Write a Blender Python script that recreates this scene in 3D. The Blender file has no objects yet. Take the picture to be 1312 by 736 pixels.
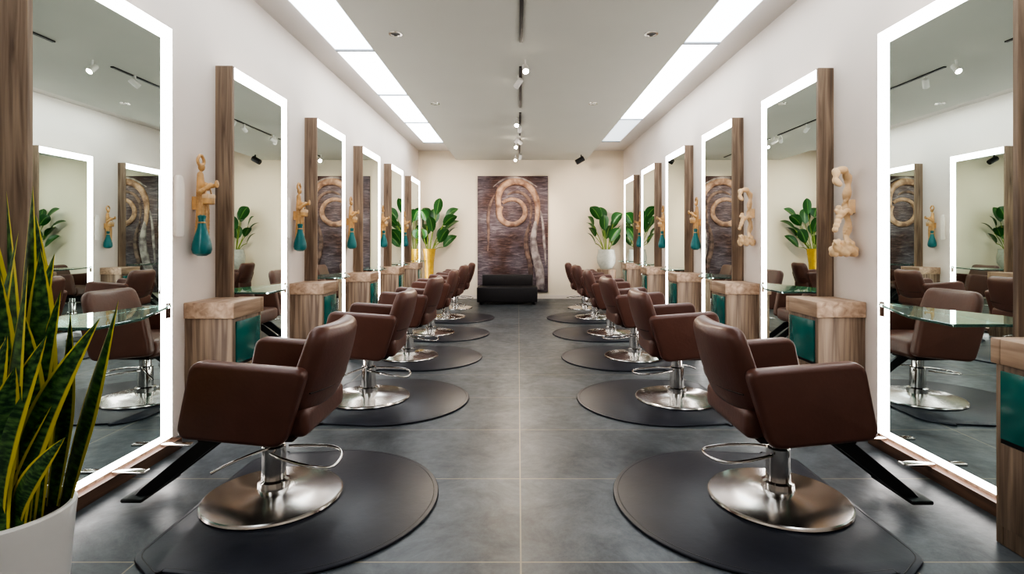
import bpy, bmesh, math, random
from mathutils import Vector, Matrix, Euler
random.seed(4)
SC=bpy.context.scene
COL=SC.collection
SC.view_settings.view_transform='AgX'
SC.view_settings.look='AgX - High Contrast'
SC.view_settings.exposure=0.12
def lin(c):
    c=c/255.0
    return c/12.92 if c<=0.04045 else ((c+0.055)/1.055)**2.4
def rgb(r,g,b): return (lin(r),lin(g),lin(b),1)
# ------------------------------------------------ materials
def newmat(name):
    m=bpy.data.materials.new(name); m.use_nodes=True
    nt=m.node_tree; b=nt.nodes['Principled BSDF']; return m,nt,b
def simple(name,col,rough=0.5,metal=0.0,noise=0.0,nscale=20,bump=0.0,coat=0.0,spec=None):
    m,nt,b=newmat(name)
    b.inputs['Roughness'].default_value=rough; b.inputs['Metallic'].default_value=metal
    b.inputs['Coat Weight'].default_value=coat
    if spec is not None: b.inputs['Specular IOR Level'].default_value=spec
    tc=nt.nodes.new('ShaderNodeTexCoord'); n=nt.nodes.new('ShaderNodeTexNoise')
    n.inputs['Scale'].default_value=nscale; n.inputs['Detail'].default_value=5
    nt.links.new(tc.outputs['Object'],n.inputs['Vector'])
    r=nt.nodes.new('ShaderNodeValToRGB')
    r.color_ramp.elements[0].position=0.3; r.color_ramp.elements[1].position=0.7
    r.color_ramp.elements[0].color=tuple(c*(1-noise) for c in col[:3])+(1,)
    r.color_ramp.elements[1].color=tuple(min(1,c*(1+noise)) for c in col[:3])+(1,)
    nt.links.new(n.outputs['Fac'],r.inputs['Fac']); nt.links.new(r.outputs['Color'],b.inputs['Base Color'])
    if bump>0:
        n2=nt.nodes.new('ShaderNodeTexNoise'); n2.inputs['Scale'].default_value=nscale*6; n2.inputs['Detail'].default_value=6
        nt.links.new(tc.outputs['Object'],n2.inputs['Vector'])
        bp=nt.nodes.new('ShaderNodeBump'); bp.inputs['Strength'].default_value=bump; bp.inputs['Distance'].default_value=0.004
        nt.links.new(n2.outputs['Fac'],bp.inputs['Height']); nt.links.new(bp.outputs['Normal'],b.inputs['Normal'])
    return m
def emis(name,col,st):
    m,nt,b=newmat(name)
    b.inputs['Base Color'].default_value=(0.8,0.8,0.8,1)
    b.inputs['Emission Color'].default_value=col; b.inputs['Emission Strength'].default_value=st
    return m
def woodmat(name,c1,c2,scale=(30,30,1.6),rough=0.5):
    m,nt,b=newmat(name); b.inputs['Roughness'].default_value=rough
    tc=nt.nodes.new('ShaderNodeTexCoord'); mp=nt.nodes.new('ShaderNodeMapping'); mp.inputs['Scale'].default_value=scale
    n=nt.nodes.new('ShaderNodeTexNoise'); n.inputs['Scale'].default_value=1.0; n.inputs['Detail'].default_value=8; n.inputs['Distortion'].default_value=0.6
    r=nt.nodes.new('ShaderNodeValToRGB'); r.color_ramp.elements[0].position=0.33; r.color_ramp.elements[1].position=0.68
    r.color_ramp.elements[0].color=c1; r.color_ramp.elements[1].color=c2
    nt.links.new(tc.outputs['Object'],mp.inputs['Vector']); nt.links.new(mp.outputs['Vector'],n.inputs['Vector'])
    nt.links.new(n.outputs['Fac'],r.inputs['Fac']); nt.links.new(r.outputs['Color'],b.inputs['Base Color'])
    bp=nt.nodes.new('ShaderNodeBump'); bp.inputs['Strength'].default_value=0.25; bp.inputs['Distance'].default_value=0.003
    nt.links.new(n.outputs['Fac'],bp.inputs['Height']); nt.links.new(bp.outputs['Normal'],b.inputs['Normal'])
    return m
M_wall=simple('plaster_wall',rgb(224,213,204),0.85,noise=0.02,nscale=2,bump=0.05)
M_back=simple('plaster_back',rgb(230,219,201),0.85,noise=0.02,nscale=2,bump=0.05)
M_ceil=simple('ceiling_paint',rgb(198,197,187),0.8,noise=0.02,nscale=1.2)
M_soff=simple('soffit_paint',rgb(212,206,200),0.8,noise=0.02,nscale=1.2)
M_divider=simple('strip_divider',rgb(150,155,160),0.6)
M_leather=simple('brown_leather',rgb(98,63,53),0.36,noise=0.08,nscale=9,bump=0.22,spec=0.55)
M_seam=simple('leather_seam',rgb(44,26,20),0.6)
M_black=simple('black_metal',rgb(24,24,26),0.4)
M_chrome=simple('chrome',rgb(215,212,208),0.12,metal=1,noise=0.03)
M_mat=simple('rubber_mat',rgb(46,48,57),0.40,noise=0.15,nscale=5,bump=0.15,spec=.4)
M_matrim=simple('rubber_rim',rgb(26,26,30),0.45)
M_wood=woodmat('grey_oak',rgb(98,80,67),rgb(158,137,117))
M_woodtop=woodmat('oak_top',rgb(146,120,100),rgb(194,168,144),scale=(24,2,24))
M_plinth=woodmat('walnut_plinth',rgb(70,50,40),rgb(118,88,70),scale=(20,1.2,20))
M_teal=simple('teal_panel',rgb(18,108,102),0.2,noise=0.12,nscale=6,coat=0.3)
M_pouch=simple('teal_leather',rgb(8,104,106),0.34,noise=0.12,nscale=10,coat=0.3)
M_gold=simple('gilded_wood',rgb(200,158,106),0.42,noise=0.25,nscale=14,bump=0.3)
M_cream=simple('cream_carving',rgb(216,184,144),0.5,noise=0.16,nscale=10,bump=0.3)
M_paddle=simple('ivory_paddle',rgb(234,226,216),0.5,noise=0.05,nscale=10)
M_white=simple('white_ceramic',rgb(236,233,228),0.3,coat=0.3)
M_soil=simple('soil',rgb(50,36,28),0.95,noise=0.4,nscale=40,bump=0.8)
M_greypot=simple('stone_pot',rgb(178,180,172),0.6,noise=0.1)
M_goldvase=simple('amber_vase',rgb(190,154,56),0.25,noise=0.25,nscale=9,coat=0.5)
M_bench=simple('bench_leather',rgb(42,38,39),0.5,noise=0.1)
M_led=emis('led_white',(1,0.95,0.92,1),10)
M_strip=emis('ceiling_led',(0.88,0.95,1,1),6)
M_stripnear=emis('ceiling_led_soft',(0.84,0.93,1,1),4)
M_stripdim=emis('ceiling_led_dim',(0.80,0.92,1,1),1.0)
M_spot=emis('spot_lens',(1,0.90,0.76,1),80)
m,nt,b=newmat('brushed_steel'); b.inputs['Metallic'].default_value=1; b.inputs['Base Color'].default_value=rgb(200,196,192)
b.inputs['Roughness'].default_value=0.17; b.inputs['Anisotropic'].default_value=0.6
tg=nt.nodes.new('ShaderNodeTangent'); tg.direction_type='RADIAL'; tg.axis='Z'; nt.links.new(tg.outputs[0],b.inputs['Tangent'])
M_steel=m
m,nt,b=newmat('mirror_glass'); b.inputs['Metallic'].default_value=1; b.inputs['Roughness'].default_value=0.0
b.inputs['Base Color'].default_value=(0.74,0.83,0.80,1); M_mirror=m
m,nt,b=newmat('shelf_glass'); b.inputs['Transmission Weight'].default_value=0.9; b.inputs['Roughness'].default_value=0.02
b.inputs['Base Color'].default_value=(0.40,0.75,0.66,1); M_glass=m
# floor
m,nt,b=newmat('slate_tile')
tc=nt.nodes.new('ShaderNodeTexCoord'); mp=nt.nodes.new('ShaderNodeMapping')
mp.inputs['Location'].default_value=(-0.01+1.5*10,-2.88+0.75*10,0)
br=nt.nodes.new('ShaderNodeTexBrick'); br.offset=0.0; br.squash=1.0
br.inputs['Scale'].default_value=1; br.inputs['Brick Width'].default_value=1.5; br.inputs['Row Height'].default_value=0.75
br.inputs['Mortar Size'].default_value=0.0035; br.inputs['Mortar Smooth'].default_value=0.1; br.inputs['Bias'].default_value=0
br.inputs['Color1'].default_value=(0.30,0.30,0.30,1); br.inputs['Color2'].default_value=(0.70,0.70,0.70,1)
nt.links.new(tc.outputs['Object'],mp.inputs['Vector']); nt.links.new(mp.outputs['Vector'],br.inputs['Vector'])
n=nt.nodes.new('ShaderNodeTexNoise'); n.inputs['Scale'].default_value=2.4; n.inputs['Detail'].default_value=13; n.inputs['Roughness'].default_value=0.80; n.inputs['Distortion'].default_value=.5
nt.links.new(tc.outputs['Object'],n.inputs['Vector'])
r=nt.nodes.new('ShaderNodeValToRGB'); r.color_ramp.elements[0].position=0.34; r.color_ramp.elements[1].position=0.68
r.color_ramp.elements[0].color=rgb(48,53,58); r.color_ramp.elements[1].color=rgb(104,109,113)
nt.links.new(n.outputs['Fac'],r.inputs['Fac'])
mx=nt.nodes.new('ShaderNodeMix'); mx.data_type='RGBA'; mx.blend_type='OVERLAY'; mx.inputs[0].default_value=0.3
nt.links.new(r.outputs['Color'],mx.inputs[6]); nt.links.new(br.outputs['Color'],mx.inputs[7])
mg=nt.nodes.new('ShaderNodeMix'); mg.data_type='RGBA'; mg.inputs[7].default_value=rgb(140,132,114)
nt.links.new(br.outputs['Fac'],mg.inputs[0]); nt.links.new(mx.outputs[2],mg.inputs[6])
nt.links.new(mg.outputs[2],b.inputs['Base Color'])
n2=nt.nodes.new('ShaderNodeTexNoise'); n2.inputs['Scale'].default_value=14; n2.inputs['Detail'].default_value=8
nt.links.new(tc.outputs['Object'],n2.inputs['Vector'])
rr=nt.nodes.new('ShaderNodeMapRange'); rr.inputs[3].default_value=0.26; rr.inputs[4].default_value=0.50
nt.links.new(n2.outputs['Fac'],rr.inputs[0]); nt.links.new(rr.outputs[0],b.inputs['Roughness'])
b.inputs['Specular IOR Level'].default_value=0.4
bp=nt.nodes.new('ShaderNodeBump'); bp.inputs['Strength'].default_value=0.3; bp.inputs['Distance'].default_value=0.006
nt.links.new(n2.outputs['Fac'],bp.inputs['Height']); nt.links.new(bp.outputs['Normal'],b.inputs['Normal'])
M_floor=m
# snake leaf (uses UV)
m,nt,b=newmat('snake_leaf'); b.inputs['Roughness'].default_value=0.34
uv=nt.nodes.new('ShaderNodeTexCoord'); sp=nt.nodes.new('ShaderNodeSeparateXYZ'); nt.links.new(uv.outputs['UV'],sp.inputs[0])
s1=nt.nodes.new('ShaderNodeMath'); s1.operation='SUBTRACT'; s1.inputs[1].default_value=0.5; nt.links.new(sp.outputs[0],s1.inputs[0])
s2=nt.nodes.new('ShaderNodeMath'); s2.operation='ABSOLUTE'; nt.links.new(s1.outputs[0],s2.inputs[0])
edge=nt.nodes.new('ShaderNodeValToRGB'); edge.color_ramp.elements[0].position=0.35; edge.color_ramp.elements[1].position=0.39
edge.color_ramp.elements[0].color=(0,0,0,1); edge.color_ramp.elements[1].color=(1,1,1,1); nt.links.new(s2.outputs[0],edge.inputs[0])
mp=nt.nodes.new('ShaderNodeMapping'); mp.inputs['Scale'].default_value=(1.6,26,1); nt.links.new(uv.outputs['UV'],mp.inputs['Vector'])
n=nt.nodes.new('ShaderNodeTexNoise'); n.inputs['Scale'].default_value=1.5; n.inputs['Detail'].default_value=4; nt.links.new(mp.outputs[0],n.inputs['Vector'])
r=nt.nodes.new('ShaderNodeValToRGB'); r.color_ramp.elements[0].position=0.40; r.color_ramp.elements[1].position=0.68
r.color_ramp.elements[0].color=rgb(30,68,42); r.color_ramp.elements[1].color=rgb(100,142,76); nt.links.new(n.outputs['Fac'],r.inputs[0])
mx=nt.nodes.new('ShaderNodeMix'); mx.data_type='RGBA'; mx.inputs[7].default_value=rgb(222,208,88)
nt.links.new(edge.outputs[0],mx.inputs[0]); nt.links.new(r.outputs[0],mx.inputs[6]); nt.links.new(mx.outputs[2],b.inputs['Base Color'])
M_snake=m
m,nt,b=newmat('broad_leaf'); b.inputs['Roughness'].default_value=0.35
uv=nt.nodes.new('ShaderNodeTexCoord'); sp=nt.nodes.new('ShaderNodeSeparateXYZ'); nt.links.new(uv.outputs['UV'],sp.inputs[0])
s1=nt.nodes.new('ShaderNodeMath'); s1.operation='SUBTRACT'; s1.inputs[1].default_value=0.5; nt.links.new(sp.outputs[0],s1.inputs[0])
s2=nt.nodes.new('ShaderNodeMath'); s2.operation='ABSOLUTE'; nt.links.new(s1.outputs[0],s2.inputs[0])
r=nt.nodes.new('ShaderNodeValToRGB'); r.color_ramp.elements[0].position=0.01; r.color_ramp.elements[1].position=0.05
r.color_ramp.elements[0].color=rgb(110,145,76); r.color_ramp.elements[1].color=rgb(40,84,38); nt.links.new(s2.outputs[0],r.inputs[0])
nt.links.new(r.outputs[0],b.inputs['Base Color']); M_leaf=m
M_stem=simple('green_stem',rgb(120,140,50),0.5)
# ------------------------------------------------ mesh helpers
def link(o,parent=None):
    COL.objects.link(o)
    if parent is not None: o.parent=parent
    return o
def empty(name,loc=(0,0,0),rz=0):
    o=bpy.data.objects.new(name,None); o.location=loc; o.rotation_euler=(0,0,rz); o.empty_display_size=0.1
    COL.objects.link(o); return o
def finish(name,bm,mat,parent=None,loc=(0,0,0),smooth=35):
    me=bpy.data.meshes.new(name); bmesh.ops.recalc_face_normals(bm,faces=bm.faces[:]); bm.to_mesh(me); bm.free()
    if isinstance(mat,(list,tuple)):
        for q in mat: me.materials.append(q)
    elif mat: me.materials.append(mat)
    if smooth:
        for p in me.polygons: p.use_smooth=True
        me.set_sharp_from_angle(angle=math.radians(smooth))
    o=bpy.data.objects.new(name,me); o.location=loc
    return link(o,parent)
def addbox(bm,x0,x1,y0,y1,z0,z1,bev=0,seg=2,mi=0):
    r=bmesh.ops.create_cube(bm,size=1); vs=r['verts']
    for v in vs:
        v.co=Vector(((x0+x1)/2+v.co.x*(x1-x0),(y0+y1)/2+v.co.y*(y1-y0),(z0+z1)/2+v.co.z*(z1-z0)))
    fs=set(f for v in vs for f in v.link_faces)
    for f in fs: f.material_index=mi
    if bev>0:
        es=list(set(e for v in vs for e in v.link_edges))
        bmesh.ops.bevel(bm,geom=es,offset=bev,segments=seg,profile=0.5,affect='EDGES')
def box(name,x0,x1,y0,y1,z0,z1,mat,parent=None,bev=0,seg=2):
    bm=bmesh.new(); addbox(bm,x0,x1,y0,y1,z0,z1,bev,seg)
    return finish(name,bm,mat,parent)
def lathe(name,prof,mat,parent=None,loc=(0,0,0),seg=48,smooth=35):
    bm=bmesh.new(); rings=[]
    for r,z in prof:
        if r<1e-5: rings.append([bm.verts.new((0,0,z))])
        else: rings.append([bm.verts.new((r*math.cos(2*math.pi*i/seg),r*math.sin(2*math.pi*i/seg),z)) for i in range(seg)])
    for a,b_ in zip(rings,rings[1:]):
        for i in range(seg):
            j=(i+1)%seg
            if len(a)==1 and len(b_)==1: continue
            if len(a)==1: bm.faces.new((a[0],b_[i],b_[j]))
            elif len(b_)==1: bm.faces.new((a[i],a[j],b_[0]))
            else: bm.faces.new((a[i],a[j],b_[j],b_[i]))
    return finish(name,bm,mat,parent,loc,smooth)
def roundpoly(pts,r,n=6):
    out=[]; N=len(pts)
    for i in range(N):
        p=Vector(pts[i]); a=Vector(pts[i-1])-p; c=Vector(pts[(i+1)%N])-p
        p0=p+a.normalized()*r; p1=p+c.normalized()*r
        for k in range(n+1):
            t=k/n; out.append((1-t)**2*p0+2*t*(1-t)*p+t*t*p1)
    return out
def prism(name,pts2,axis,a0,a1,mat,parent=None,bev=0.0,seg=3,loc=(0,0,0)):
    bm=bmesh.new()
    def P(p,a): return (p[0],a,p[1]) if axis=='y' else (p[0],p[1],a)
    A=[bm.verts.new(P(p,a0)) for p in pts2]; B=[bm.verts.new(P(p,a1)) for p in pts2]
    f0=bm.faces.new(A); f1=bm.faces.new(B); N=len(A)
    for i in range(N): bm.faces.new((A[i],A[(i+1)%N],B[(i+1)%N],B[i]))
    bmesh.ops.recalc_face_normals(bm,faces=bm.faces[:])
    if bev>0:
        es=list(f0.edges)+list(f1.edges)
        bmesh.ops.bevel(bm,geom=es,offset=bev,segments=seg,profile=0.5,affect='EDGES')
    return finish(name,bm,mat,parent,loc)
def tube(name,pts,r,mat,parent=None,cyclic=False,radii=None,smooth=True,res=4,loc=(0,0,0),scale=None):
    cu=bpy.data.curves.new(name,'CURVE'); cu.dimensions='3D'; cu.bevel_depth=r; cu.bevel_resolution=res; cu.use_fill_caps=True
    if smooth:
        s=cu.splines.new('NURBS'); s.points.add(len(pts)-1)
        for i,p in enumerate(pts):
            s.points[i].co=(*p,1); s.points[i].radius=radii[i] if radii else 1
        s.order_u=min(4,len(pts)); s.use_endpoint_u=not cyclic; s.use_cyclic_u=cyclic; s.resolution_u=8
    else:
        s=cu.splines.new('POLY'); s.points.add(len(pts)-1)
        for i,p in enumerate(pts):
            s.points[i].co=(*p,1); s.points[i].radius=radii[i] if radii else 1
        s.use_cyclic_u=cyclic
    tmp=bpy.data.objects.new(name,cu)
    me=bpy.data.meshes.new_from_object(tmp); bpy.data.objects.remove(tmp)
    me.materials.clear(); me.materials.append(mat)
    for p in me.polygons: p.use_smooth=True
    o=bpy.data.objects.new(name,me); o.location=loc
    if scale: o.scale=scale
    return link(o,parent)
def cushion(name,sx,sy,sz,mat,parent,bev,fn=None,cuts=8,loc=(0,0,0),puff=0.0):
    bm=bmesh.new(); bmesh.ops.create_cube(bm,size=1)
    for v in bm.verts: v.co=Vector((v.co.x*sx,v.co.y*sy,v.co.z*sz))
    bmesh.ops.bevel(bm,geom=bm.edges[:],offset=bev,segments=4,profile=0.5,affect='EDGES')
    es=[e for e in bm.edges if e.calc_length()>0.1]
    bmesh.ops.subdivide_edges(bm,edges=es,cuts=cuts,use_grid_fill=True)
    for v in bm.verts:
        x,y,z=v.co
        nx,ny,nz=2*x/sx,2*y/sy,2*z/sz
        if puff:
            m_=min(sx,sy,sz)
            if m_==sx: v.co.x+=puff*(1 if x>0 else -1)*max(0,1-ny*ny)*max(0,1-nz*nz)
            elif m_==sz: v.co.z+=puff*(1 if z>0 else -1)*max(0,1-ny*ny)*max(0,1-nx*nx)
        if fn: v.co=Vector(fn(*v.co))
    return finish(name,bm,mat,parent,loc,smooth=60)
def blob(name,spheres,mat,parent,vox=0.007,loc=(0,0,0),it=3):
    bm=bmesh.new()
    for (x,y,z,r) in spheres:
        rr=r if isinstance(r,tuple) else (r,r,r)
        bmesh.ops.create_icosphere(bm,subdivisions=2,radius=1,matrix=Matrix.Translation((x,y,z))@Matrix.Diagonal((*rr,1)))
    o=finish(name,bm,mat,parent,loc,smooth=0)
    md=o.modifiers.new('Remesh','REMESH'); md.mode='VOXEL'; md.voxel_size=vox; md.use_smooth_shade=True
    s=o.modifiers.new('Smooth','SMOOTH'); s.factor=0.5; s.iterations=it
    return o
def clone(root,name,loc,rz):
    e=empty(name,loc,rz)
    for c in root.children:
        k=c.copy(); COL.objects.link(k); k.parent=e
    return e
# ------------------------------------------------ room
XL,XR=-2.19,2.31; D=12.0; Y0=-1.6; ZU=3.25; ZC=3.05
box('floor',XL-.1,XR+.1,Y0,D+.1,-.1,0,M_floor)
box('wall_left',XL-.1,XL,Y0,D+.1,0,ZU+.1,M_wall)
box('wall_right',XR,XR+.1,Y0,D+.1,0,ZU+.1,M_wall)
box('wall_back',XL,XR,D,D+.1,0,ZU+.1,M_back)
box('wall_front',XL,XR,Y0-.1,Y0,0,ZU+.1,M_wall)
bm=bmesh.new(); addbox(bm,XL,XR,Y0,D,ZU,ZU+.1,mi=1); addbox(bm,-1.36,1.50,Y0,D,ZC,ZU+.02,mi=0)
finish('ceiling',bm,[M_ceil,M_soff],smooth=0)
box('baseboard_back',XL,XR,D-.015,D,0,.08,M_wall)
def strip(x0,x1,segs):
    e=empty('ceiling_light_panel',((x0+x1)/2,0,ZU))
    w=(x1-x0)/2
    for i,(a,b_,mt) in enumerate(segs):
        box('diffuser_%d'%i,-w,w,a+.02,b_-.02,-.03,-.001,mt,e)
        box('divider_%d'%i,-w,w,b_-.02,b_+.02,-.045,-.001,M_divider,e)
strip(-1.87,-1.40,[(-1.2,1.0,M_strip),(1.0,3.2,M_stripnear),(3.2,5.6,M_stripnear),(5.6,7.3,M_strip),(7.3,9.0,M_strip),(9.0,10.8,M_strip)])
strip(1.54,1.99,[(-1.2,1.0,M_strip),(1.0,3.2,M_strip),(3.2,5.4,M_stripnear),(5.4,8.75,M_strip),(8.75,10.7,M_stripdim)])
e=empty('ceiling_track_rail',(0.0,0,ZC))
for i,(a,b_) in enumerate([(1.0,4.9),(5.6,7.3),(7.6,9.2),(9.5,11.6)]):
    box('rail_%d'%i,.01,.04,a,b_,-.012,.0,M_black,e)
def spot(x,y,tgt,power,ang=50,blend=.8):
    e=empty('track_spotlight',(x,y,ZC))
    box('stem',-.008,.008,-.008,.008,-.06,0,M_white,e)
    d=(Vector(tgt)-Vector((x,y,ZC-.09))).normalized(); q=d.to_track_quat('-Z','Y')
    h=lathe('head',[(0,.06),(.025,.06),(.03,.05),(.032,-.05),(.028,-.052),(.028,-.045)],M_white,e,(0,0,-.09),24); h.rotation_euler=q.to_euler()
    l=lathe('lens',[(0,-.046),(.027,-.046),(.027,-.042),(0,-.042)],M_spot,e,(0,0,-.09),24); l.rotation_euler=q.to_euler()
    L=bpy.data.lights.new('spot_lamp','SPOT'); L.energy=power; L.spot_size=math.radians(ang); L.spot_blend=blend; L.color=(1,.84,.66); L.shadow_soft_size=.03
    lo=bpy.data.objects.new('spot_lamp',L); link(lo,e); lo.location=Vector((0,0,-.09))+d*.07; lo.rotation_euler=q.to_euler()
spot(.07,5.4,(.4,2.5,0),60,70); spot(.0,5.9,(-1.9,8,.8),70)
spot(-.02,7.9,(-.3,4.8,0),60,70); spot(.02,8.3,(0,12,1.3),190,40); spot(-.02,9.2,(-1.6,12,1.6),190,60); spot(.02,9.35,(1.7,12,1.6),190,60)
spot(-.04,9.75,(-.2,6,0),50,70); spot(-.06,11.3,(-.1,7.5,0),50,80); spot(.04,11.0,(0,12,1.8),50,90)
for (x,y) in [(-1.06,4.72),(1.15,4.72),(-1.08,7.1),(.97,7.1)]:
    e=empty('recessed_downlight',(x,y,ZC))
    lathe('ring',[(.045,0),(.06,0),(.058,-.008),(.042,-.008),(.038,0)],M_chrome,e,seg=32)
    lathe('lens',[(0,-.004),(.040,-.004),(.040,0),(0,0)],M_black if y<6 else M_white,e,seg=24)
e=empty('ceiling_speaker',(1.30,11.3,ZC)); h=lathe('body',[(0,-.12),(.05,-.12),(.055,-.1),(.055,.06),(0,.07)],M_black,e,(0,0,-.1),24); h.rotation_euler=(0,math.radians(60),0)
box('bracket',-.01,.01,-.01,.01,-.08,0,M_black,e)
# ------------------------------------------------ mirrors
ZT=2.52
def mirror(s,xm,xw,ya,yb):
    e=empty('illuminated_wall_mirror',(xw,ya,0)); t=abs(xw-xm)
    def B(n,d0,d1,y0,y1,z0,z1,mt,bev=0):
        xs=sorted((-s*d0,-s*d1)); return box(n,xs[0],xs[1],y0,y1,z0,z1,mt,e,bev)
    w=yb-ya
    B('backing_box',0,t-.012,.025,w,.06,ZT,M_wood)
    B('side_panel',0,t+.004,0,.025,.0,ZT+.004,M_wood)
    B('glass',t-.012,t,.025,w-.10,.12,ZT-.085,M_mirror)
    B('led_top',t-.012,t+.002,.025,w,ZT-.085,ZT,M_led)
    B('led_side',t-.012,t+.002,w-.10,w,.12,ZT-.085,M_led)
    B('led_bottom',t-.012,t+.002,.025,w,.085,.12,M_led)
    B('plinth',0,t+.03,.0,w+.05,0,.062,M_plinth)
    B('bracket',t,t+.012,w-.075,w-.03,.80,.89,M_chrome)
    pts=[(-s*t,.06),(-s*t,w-.06),(-s*(t+.03),w-.05),(-s*(t+.24),.35),(-s*(t+.24),.06)]
    prism('glass_shelf',[Vector(p) for p in pts],'z',.865,.879,M_glass,e,bev=.002,seg=1)
    fx=t+.17
    for k,yy in enumerate((.50,.88)):
        box('foot_rail_%d'%k,*sorted((-s*t,-s*fx)),yy-.022,yy+.022,.063,.078,M_chrome,e,.004)
    return e
ML=[2.3+1.65*i for i in range(6)]; MR=[2.4+1.6*i for i in range(6)]
for i,y in enumerate(ML): mirror(-1,-2.07,XL,y,y+(.965 if i==0 else .93))
for y in MR: mirror(1,2.20,XR,y,y+.94)
# ------------------------------------------------ consoles
def console(s,xw,y0):
    e=empty('styling_station_cabinet',(xw-s*.002,y0,0)); L=.42; W=.33
    def B(n,d0,d1,a,b_,z0,z1,mt,bev=0):
        xs=sorted((-s*d0,-s*d1)); return box(n,xs[0],xs[1],a,b_,z0,z1,mt,e,bev)
    B('body_front',.0,W-.015,.012,.375,0,.745,M_wood,.004)
    B('body_rear',.155,W-.015,.375,L-.01,0,.745,M_wood,.004)
    B('top',.0,W,.0,.376,.745,.85,M_woodtop,.006)
    B('top_rear',.155,W,.376,L,.745,.85,M_woodtop,.004)
    B('drawer_teal',W-.02,W-.006,.05,L-.04,.44,.72,M_teal,.003)
    B('door_wood',W-.02,W-.008,.05,L-.04,.08,.42,M_wood,.003)
    B('drawer_gap',W-.018,W-.0135,.045,L-.035,.42,.44,M_black)
for i,y in enumerate(ML):
    if i>0: console(-1,XL,y-.38)
for i,y in enumerate(MR): console(1,XR,y-.38 if i else y-.53)
# ------------------------------------------------ wall ornaments
def orn_gold(s,loc,paddle=True,scale=1.0):
    e=empty('carved_figure_wall_ornament',loc); e.scale=(scale,)*3
    S=-s
    def X(v): return S*v
    sp=[]
    for i in range(24):
        t=i/23; z=-.04+.50*t
        r=.058-.022*t if t<.75 else .0415-.05*(t-.75)
        sp.append((X(.06),.010*math.sin(t*4),z,(r*.8,r,.035)))
    sp.append((X(.065),0.0,.525,(.026,.026,.033)))
    for k in range(2):
        for i in range(10):
            t=i/9; sg=-1 if k else 1
            sp.append((X(.06),sg*(.012+.03*math.sin(t*math.pi)),.53+.085*t,.0125))
    for i in range(10):
        t=i/9; sp.append((X(.085+.05*math.sin(t*3.1)),-.05+.09*t,.33+.06*math.sin(t*2.5),.019))
    for i in range(9):
        t=i/8; sp.append((X(.08+.085*t),.03,.40-.02*math.sin(t*3),.015))
    for k in range(5):
        yy=-.045+.0225*k
        for i in range(14):
            t=i/13; sp.append((X(.095-6*yy*yy*.1),yy*(1.15-.45*t)+.006*math.sin(t*6+k),-.05+.36*t,(.010,.0065,.02)))
    for i in range(12):
        a=i/12*2*math.pi; sp.append((X(.165),.03+.018*math.cos(a),.40+.022*math.sin(a),.009))
    blob('figure',sp,M_gold,e,.005,it=2)
    bx=box('satchel',-.026,.026,-.045,.045,.0,.075,M_gold,e,.010,3); bx.location=(X(.12),.0,.24)
    fl=box('satchel_flap',-.029,.029,-.047,.047,.042,.079,M_cream,e,.008,3); fl.location=(X(.12),.0,.24)
    tube('satchel_strap',[(X(.12),-.04,.31),(X(.115),-.02,.40),(X(.115),.02,.40),(X(.12),.04,.31)],.006,M_cream,e)
    lathe('teal_pouch',[(0,-.215),(.03,-.213),(.060,-.195),(.070,-.165),(.066,-.12),(.050,-.06),(.032,0),(.024,.06),(.030,.09),(.014,.10),(0,.10)],M_pouch,e,(X(.085),-.03,.06),32)
    tube('pouch_ring',[(.028*math.cos(a)+X(.085),.028*math.sin(a)-.03,.10) for a in [k*math.pi/4 for k in range(8)]],.006,M_gold,e,cyclic=True)
    box('wall_mount',*sorted((0,X(.05))),-.02,.02,.2,.3,M_gold,e,.004)
    if paddle:
        pts=roundpoly([Vector(p) for p in [(-.045,-.22),(.045,-.22),(.05,.16),(.03,.23),(-.03,.23),(-.05,.16)]],.025)
        pp=prism('ivory_paddle',pts,'z',0,.03,M_paddle,e,.008); pp.rotation_euler=(math.radians(90),0,math.radians(90) if S>0 else math.radians(-90))
        pp.location=(0,-.20,.21)
def orn_cream(s,loc,scale=1.0,narrow=1.0):
    e=empty('cream_scroll_wall_ornament',loc); e.scale=(scale,scale*narrow,scale); S=-s
    def X(v): return S*v
    sp=[]
    N=70
    path=[(.17,-.07,.50),(.20,-.06,.56),(.17,-.03,.605),(.10,.0,.61),(.05,.03,.56),(.045,.045,.46),(.06,.05,.36),(.045,.045,.25),(.05,.04,.14),(.07,.0,.06),(.12,-.03,.03),(.17,-.05,.05),(.18,-.06,.10)]
    def lerp(t):
        f=t*(len(path)-1); i=min(int(f),len(path)-2); u=f-i
        return [path[i][k]*(1-u)+path[i+1][k]*u for k in range(3)]
    for i in range(N):
        t=i/(N-1); x,y,z=lerp(t); r=.020+.006*math.sin(i*.9)+.006*math.sin(t*3)
        sp.append((X(x+.006*math.sin(i*.7)),y+.008*math.sin(i*.6),z,r))
        sp.append((X(x+.018*math.cos(i*.55)),y+.018*math.sin(i*.55),z,.011))
    for i in range(18):
        a=i/18*2*math.pi; sp.append((X(.10+.075*math.cos(a)),.055*math.sin(a),.025+.016*math.sin(i*2.1),.026))
        sp.append((X(.10+.055*math.cos(a)),.04*math.sin(a),.07+.016*math.sin(i*2.6),.022))
    for i in range(12):
        t=i/11; sp.append((X(.05+.13*t),-.0-.05*t,.30+.02*math.sin(t*7),.017))
    for i in range(5):
        sp.append((X(.15+.01*i),-.05,.30-.03*i,(.028-.002*i,.024,.022)))
    sp.append((X(.165),-.05,.335,.021))
    blob('scroll',sp,M_cream,e,.0055,it=2)
    box('wall_mount',*sorted((0,X(.05))),.02,.06,.3,.4,M_cream,e,.004)
for i in range(5):
    orn_gold(-1,(XL,3.68+1.65*i,1.29),True,.88 if i<1 else .86)
for i in range(5):
    y=3.72+1.6*i
    if i==0: orn_cream(1,(XR,y,1.16),.95)
    elif i==1: orn_cream(1,(XR,y,1.22),.88,.8)
    else: orn_gold(1,(XR,y,1.28),True,.86)
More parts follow.
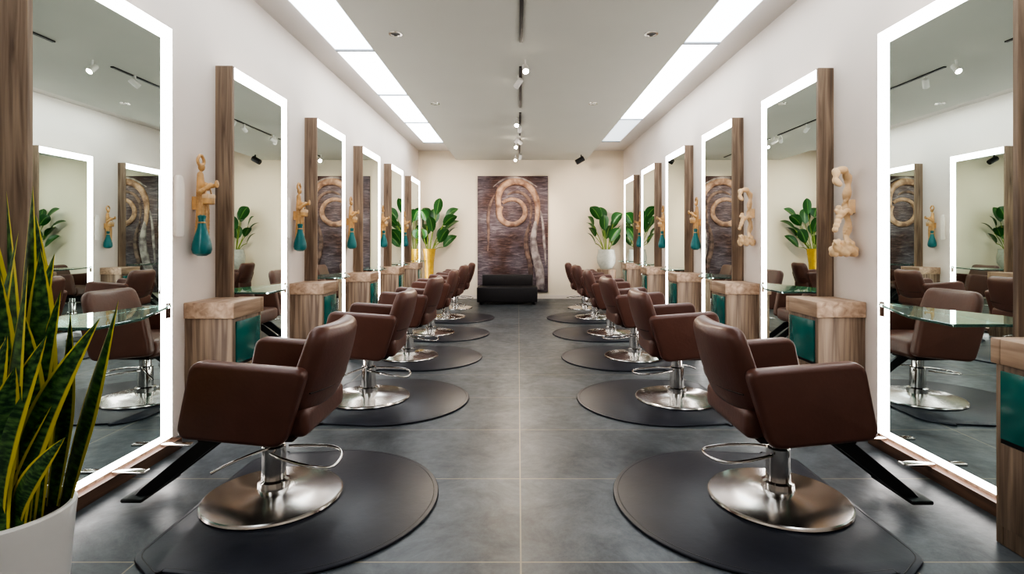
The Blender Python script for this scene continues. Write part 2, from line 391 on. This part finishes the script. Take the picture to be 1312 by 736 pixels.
# ------------------------------------------------ chair
def make_chair(loc):
    e=empty('salon_chair',loc)
    for k,sg in enumerate((-1,1)):
        pts=roundpoly([Vector(p) for p in [(-.215,.725),(.285,.685),(.180,.350),(-.280,.395)]],.055)
        ys=sorted((sg*.335,sg*.257))
        a=prism('armrest_%d'%k,pts,'y',ys[0],ys[1],M_leather,e,.024,5)
    cushion('seat',.52,.52,.13,M_leather,e,.035,loc=(.0,0,.435),puff=.024)
    box('seat_shell',-.22,.20,-.262,.262,.355,.38,M_seam,e,.008)
    th=math.radians(17)
    def bend(x,y,z):
        nz=abs(z)/.20
        w=1-.10*max(0,(z+.20)/.40)-(.10*((nz-.55)/.45)**2 if nz>.55 else 0)
        q=min(1,abs(y)/.28)
        return (x*(1-.15*q**3)-.45*y*y, y*w, z*(1-.05*q**3))
    bk=cushion('backrest',.092,.57,.40,M_leather,e,.040,fn=bend,loc=(.278,0,.660),puff=.022,cuts=10); bk.rotation_euler=(0,th,0)
    bs=tube('backrest_seam',[(.050+.010*(1-(y/.28)**2)-.45*y*y,y*.97,-.09) for y in [-.262+i*.0524 for i in range(11)]],.0035,M_seam,e,smooth=False,res=2,loc=(.278,0,.660)); bs.rotation_euler=(0,th,0)
    box('back_bracket',.14,.22,-.05,.05,.36,.50,M_black,e,.01)
    lathe('base_disc',[(0,0),(.318,0),(.322,.006),(.318,.014),(.312,.018),(.28,.022),(.20,.031),(.10,.042),(.075,.050),(0,.05)],M_steel,e,seg=80,smooth=20)
    lathe('hydraulic_column',[(0,.045),(.074,.045),(.072,.085),(.056,.092),(.054,.245),(.050,.25),(.042,.252),(.042,.335),(0,.335)],M_chrome,e,seg=48,smooth=28)
    box('swivel_plate',-.13,.13,-.11,.11,.32,.358,M_black,e,.008)
    for k,y in enumerate((-.10,.10)):
        pts=[(-.12,.355),(-.24,.355),(-.57,.085),(-.61,.045),(-.56,.04),(-.52,.06),(-.24,.275)]
        prism('footrest_arm_%d'%k,roundpoly([Vector(p) for p in pts],.012,3),'y',y-.009,y+.009,M_black,e,.002,1)
    box('footrest_pad',-.64,-.54,-.15,.15,.035,.055,M_black,e,.008)
    tube('footrest_bar',[(-.42,-.10,.17),(-.42,.10,.17)],.012,M_black,e,smooth=False)
    tube('pump_lever',[(0,-.045,.225),(.08,-.12,.225),(.30,-.16,.19),(.34,-.10,.19),(.33,.06,.20),(.24,.12,.21),(.05,.05,.225)],.007,M_chrome,e,smooth=True)
    tube('lock_lever',[(0,-.04,.25),(-.10,-.14,.24),(-.20,-.19,.19)],.006,M_chrome,e,smooth=True)
    return e
YC=[2.65,4.33,5.9,7.42,8.95,10.3]
MT=.014; CZ=.0155
root=make_chair((-1.185,YC[0],CZ))
yaw=[0,2,-3,4,-2,3]
for i,y in enumerate(YC):
    if i>0: clone(root,'salon_chair',(-1.185,y,CZ if i<5 else 0),math.radians(yaw[i]))
    clone(root,'salon_chair',(1.25,y-.02,CZ if i<5 else 0),math.radians(180-yaw[i]))
# ------------------------------------------------ mats
def matobj(s,cx,y):
    e=empty('anti_fatigue_mat',(cx,y,0))
    pts=[]
    for i in range(41):
        a=-math.pi/2+math.pi*i/40; pts.append(Vector((.62*math.cos(a),.63*math.sin(a))))
    left=roundpoly([Vector((-.34,.63)),Vector((-.50,.50)),Vector((-.505,-.49)),Vector((-.34,-.63))],.05,4)
    pts+=left
    if s>0: pts=[Vector((-p[0],p[1])) for p in pts][::-1]
    prism('pad',pts,'z',0,MT,M_mat,e,.008,2)
    tube('rim',[(p[0]*.965,p[1]*.965,MT-.0025) for p in pts],.0035,M_matrim,e,cyclic=True,smooth=False,res=2)
for i,y in enumerate(YC[:5]):
    matobj(-1,-1.01,y-.02); matobj(1,1.085,y-.03)
# ------------------------------------------------ back artwork
m,nt,b=newmat('art_panel'); b.inputs['Roughness'].default_value=0.75
tc=nt.nodes.new('ShaderNodeTexCoord'); mp=nt.nodes.new('ShaderNodeMapping'); mp.inputs['Scale'].default_value=(3.0,1,22)
n=nt.nodes.new('ShaderNodeTexNoise'); n.inputs['Scale'].default_value=1.3; n.inputs['Detail'].default_value=11; n.inputs['Roughness'].default_value=.65; n.inputs['Distortion'].default_value=1.0
nt.links.new(tc.outputs['Object'],mp.inputs[0]); nt.links.new(mp.outputs[0],n.inputs['Vector'])
r=nt.nodes.new('ShaderNodeValToRGB'); cr=r.color_ramp
cr.elements[0].position=0.30; cr.elements[0].color=rgb(62,54,62); cr.elements[1].position=0.74; cr.elements[1].color=rgb(158,148,152)
q=cr.elements.new(0.5); q.color=rgb(98,88,96)
nt.links.new(n.outputs['Fac'],r.inputs[0])
n3=nt.nodes.new('ShaderNodeTexNoise'); n3.inputs['Scale'].default_value=1.8; n3.inputs['Detail'].default_value=4; nt.links.new(tc.outputs['Object'],n3.inputs['Vector'])
r3=nt.nodes.new('ShaderNodeValToRGB'); r3.color_ramp.elements[0].position=.4; r3.color_ramp.elements[1].position=.62; nt.links.new(n3.outputs['Fac'],r3.inputs[0])
mx=nt.nodes.new('ShaderNodeMix'); mx.data_type='RGBA'; mx.blend_type='MULTIPLY'; mx.inputs[7].default_value=rgb(200,168,152)
nt.links.new(r3.outputs[0],mx.inputs[0]); nt.links.new(r.outputs[0],mx.inputs[6]); nt.links.new(mx.outputs[2],b.inputs['Base Color'])
bp=nt.nodes.new('ShaderNodeBump'); bp.inputs['Strength'].default_value=0.5; bp.inputs['Distance'].default_value=0.02
nt.links.new(n.outputs['Fac'],bp.inputs['Height']); nt.links.new(bp.outputs['Normal'],b.inputs['Normal'])
M_art=m
def scrollmat(name,ca,cb):
    m,nt,b=newmat(name); b.inputs['Roughness'].default_value=0.6
    tc=nt.nodes.new('ShaderNodeTexCoord')
    n=nt.nodes.new('ShaderNodeTexNoise'); n.inputs['Scale'].default_value=7; n.inputs['Detail'].default_value=8; nt.links.new(tc.outputs['Object'],n.inputs['Vector'])
    r=nt.nodes.new('ShaderNodeValToRGB'); r.color_ramp.elements[0].position=.36; r.color_ramp.elements[1].position=.64
    r.color_ramp.elements[0].color=ca; r.color_ramp.elements[1].color=cb
    nt.links.new(n.outputs['Fac'],r.inputs[0]); nt.links.new(r.outputs[0],b.inputs['Base Color']); return m
M_cop=scrollmat('art_copper',rgb(112,84,72),rgb(184,152,130)); M_dk=scrollmat('art_umber',rgb(76,60,58),rgb(132,108,98)); M_gr=scrollmat('art_ash',rgb(104,94,96),rgb(166,156,154))
PX=58.3
def art(px,py): return ((px-664)/PX-(-.12),0,(310-py)/PX+1.25-1.42)
e=empty('abstract_relief_artwork',(-.12,D-.003,1.42))
box('panel',-.77,.77,-.05,0,-1.27,1.27,M_art,e,.006)
def stroke(name,path,r,rad,mt,off=0.0,dy=-.05):
    P=[Vector(p) for p in path]; n=len(P); pts=[]
    for i in range(n):
        t=(P[min(i+1,n-1)]-P[max(i-1,0)]).normalized(); nn=Vector((-t[1],t[0]))
        p=P[i]+nn*off*rad[i]; q=art(p[0],p[1]); pts.append((q[0],0,q[2]))
    tube(name,pts,r,mt,e,radii=rad,loc=(0,dy,0),scale=(1,.6,1))
ring=[]
for i in range(26):
    t=i/25; a=math.radians(-150-345*t)
    ring.append((656+17*math.cos(a),272+17*math.sin(a)*.95))
stroke('ring',ring,.072,[1.0-.45*i/25 for i in range(26)],M_cop)
top=[(639,266),(637,252),(642,240),(653,233),(667,233),(680,240),(688,254),(690,272),(686,292)]
stroke('arch_outer',top,.072,[.8,1,1.05,1.1,1.1,1,.95,.8,.5],M_cop)
stroke('arch_inner',[(650,250),(659,245),(670,247),(679,256),(682,268),(679,284)],.035,[.5,.9,1,1,.9,.4],M_dk)
stroke('tail_a',[(687,284),(683,300),(683,318),(688,334),(693,352),(692,371)],.085,[.5,.8,1,1.15,1.2,1],M_gr)
stroke('tail_b',[(680,284),(674,300),(673,316),(678,332),(681,350),(679,371)],.055,[.4,.8,1,1,1,.8],M_dk)
stroke('tail_c',[(692,270),(696,286),(696,302),(698,320),(699,340)],.03,[.4,1,1,1,.4],M_gr)
stroke('left_fold',[(634,250),(627,262),(624,282),(627,300),(625,322)],.035,[.4,1,1,.9,.3],M_dk)
stroke('crest',[(632,240),(644,229),(658,227),(674,230),(688,240)],.026,[.3,1,1.1,1,.3],M_gr)
# bench
e=empty('lounge_bench',(-.22,11.1,0))
box('seat_block',-.60,.60,-.30,.30,.05,.35,M_bench,e,.02,3)
for sx_ in (-.52,.52):
    for sy_ in (-.22,.22): box('leg_%d%d'%(sx_>0,sy_>0),sx_-.03,sx_+.03,sy_-.03,sy_+.03,0,.06,M_black,e)
box('back_cushion',-.52,.52,.12,.30,.34,.57,M_bench,e,.02,3)
# ------------------------------------------------ plants
def leaf(bm,base,tip,width,bend,uvl,prof,n=14,twist=0.0,side=None,fold=.25):
    base=Vector(base); tip=Vector(tip); ax=(tip-base)
    side=(side-ax.normalized()*side.dot(ax.normalized())).normalized(); nor=ax.normalized().cross(side)
    rows=[]
    for i in range(n+1):
        t=i/n; c=base+ax*t+Vector(bend)*(math.sin(math.pi*t))
        w=prof(t)*width; a=twist*t
        s=side*math.cos(a)+nor*math.sin(a); q=nor*math.cos(a)-side*math.sin(a)
        rows.append([bm.verts.new(c+s*(u*w)+q*(abs(u)*w*fold)) for u in (-1,-.5,0,.5,1)])
    for i in range(n):
        for k in range(4):
            f=bm.faces.new((rows[i][k],rows[i][k+1],rows[i+1][k+1],rows[i+1][k])); f.smooth=True
            vals=[(k/4,i/n),((k+1)/4,i/n),((k+1)/4,(i+1)/n),(k/4,(i+1)/n)]
            for lp,v in zip(f.loops,vals): lp[uvl].uv=v
sprof=lambda t:(.45+.55*min(1,t*2.2))*(1-max(0,(t-.5)/.5)**2.0)+.004
PXc,PYc=-1.70,1.80
e=empty('snake_plant',(PXc,PYc,0))
lathe('planter',[(0,0),(.155,0),(.168,.015),(.190,.31),(.194,.345),(.194,.36),(.188,.366),(.178,.366),(.174,.35),(.172,.31),(0,.31)],M_white,e,seg=64)
lathe('soil',[(0,.33),(.173,.325),(.173,.32),(0,.315)],M_soil,e,seg=40)
bm=bmesh.new(); uvl=bm.loops.layers.uv.new('UVMap')
def tp(px,py,y): return ((px-664)*y/700-PXc, y-PYc, 1.25-(py-310)*y/700)
tips=[(8,244,1.8,.06),(42,238,1.88,.05),(24,296,1.7,.055),(52,318,1.75,.045),(70,325,1.85,.045),(78,372,1.78,.04),(152,384,1.86,.055),(128,408,1.74,.045),
(-30,230,1.8,.055),(-60,280,1.75,.05),(98,450,1.95,.036),(30,400,1.68,.05),(60,430,1.66,.045),(0,350,1.65,.055),(-20,300,1.9,.05),(66,520,1.72,.04),(-50,420,1.7,.05),(84,560,1.68,.034),(20,470,1.62,.05),(46,275,1.92,.05),(14,360,1.95,.055),(58,365,1.9,.05),(36,340,1.63,.045),(10,430,1.64,.05),(90,400,1.9,.04)]
for i,(px,py,y,w) in enumerate(tips):
    t=tp(px,py,y); a=i*2.4
    bx=max(-.12,min(.12,t[0]*.4+.03*math.cos(a))); by=max(-.12,min(.12,t[1]*.5+.06*math.sin(a)))
    leaf(bm,(bx,by,.315),t,w,(-.05*t[0]-.02+.03*math.sin(a),.02*math.cos(a),0),uvl,sprof,n=18,twist=random.uniform(-.7,.7),side=Vector((1,random.uniform(-.4,.4),0)))
o=finish('leaves',bm,M_snake,e,smooth=0)
for p in o.data.polygons: p.use_smooth=True
lprof=lambda t:max(0.01,math.sin(math.pi*min(1,t**.8))**.75)
def bushy(e,zb,n,rad,top,xlim,ylim,ll=.34,lw=.10,xo=0):
    bm=bmesh.new(); uvl=bm.loops.layers.uv.new('UVMap')
    def cl(v):
        v=Vector(v); v.x=max(xlim[0],min(xlim[1],v.x)); v.y=max(ylim[0],min(ylim[1],v.y)); return v
    for i in range(n):
        a=i*2.4+.4; t=(i+.5)/n
        rr=rad*(.35+.65*math.sin(math.pi*(.15+.7*(1-t)))) ; z=zb+.12+(top-zb-.12)*t
        h=cl((xo+rr*math.cos(a)*.55,rr*math.sin(a)*.35,z-.06))
        tip=Vector((xo+rr*math.cos(a),rr*math.sin(a)*.5,z+.06+.04*math.sin(i*3.1)))
        d=(tip-h).normalized()*ll; tip=cl(h+d)
        leaf(bm,h,tip,lw*random.uniform(.8,1.1),(0,0,.05),uvl,lprof,n=10,side=Vector((-math.sin(a),math.cos(a)*.4,.5*math.cos(i))),fold=.2)
        m1=Vector((0.05*math.cos(a),.05*math.sin(a),zb+.05))
        tube('stem_%d'%i,[(0.03*math.cos(a),.03*math.sin(a),zb-.25),tuple(m1),tuple((m1+h)/2+Vector((0,0,.02))),tuple(h)],.007,M_stem,e,res=2)
    for v in bm.verts: v.co=cl(v.co)
    o=finish('leaves',bm,M_leaf,e,smooth=0)
    for p in o.data.polygons: p.use_smooth=True
e=empty('vase_of_tropical_leaves',(-1.90,11.66,0))
lathe('vase',[(0,0),(.09,0),(.10,.02),(.085,.30),(.10,.80),(.14,1.10),(.133,1.10),(.09,.80),(.0,.78)],M_goldvase,e,seg=40)
bushy(e,1.05,16,.50,1.90,(-.155,.62),(-.45,.30),ll=.38,lw=.115,xo=.12)
e=empty('potted_tropical_plant',(1.87,11.6,0))
lathe('pedestal',[(0,0),(.20,0),(.20,.66),(.19,.67),(0,.67)],M_wood,e,seg=40)
lathe('pot',[(0,.67),(.12,.67),(.19,.80),(.20,.92),(.17,1.06),(.175,1.09),(.16,1.09),(.15,1.0),(0,1.0)],M_greypot,e,seg=40)
bushy(e,1.08,13,.46,1.80,(-.40,.31),(-.40,.35),ll=.36,lw=.11,xo=-.04)
# ------------------------------------------------ world, camera
w=bpy.data.worlds.new('World'); SC.world=w; w.use_nodes=True; w.node_tree.nodes['Background'].inputs[0].default_value=(.8,.85,.9,1); w.node_tree.nodes['Background'].inputs[1].default_value=.3
cd=bpy.data.cameras.new('camera'); cam=bpy.data.objects.new('camera',cd); COL.objects.link(cam)
cam.location=(0,0,1.25); cam.rotation_euler=(math.radians(90),0,0)
cd.sensor_width=36; cd.lens=700/1312*36; cd.shift_x=-8/1312; cd.shift_y=-58/1312; cd.clip_start=.05
SC.camera=cam
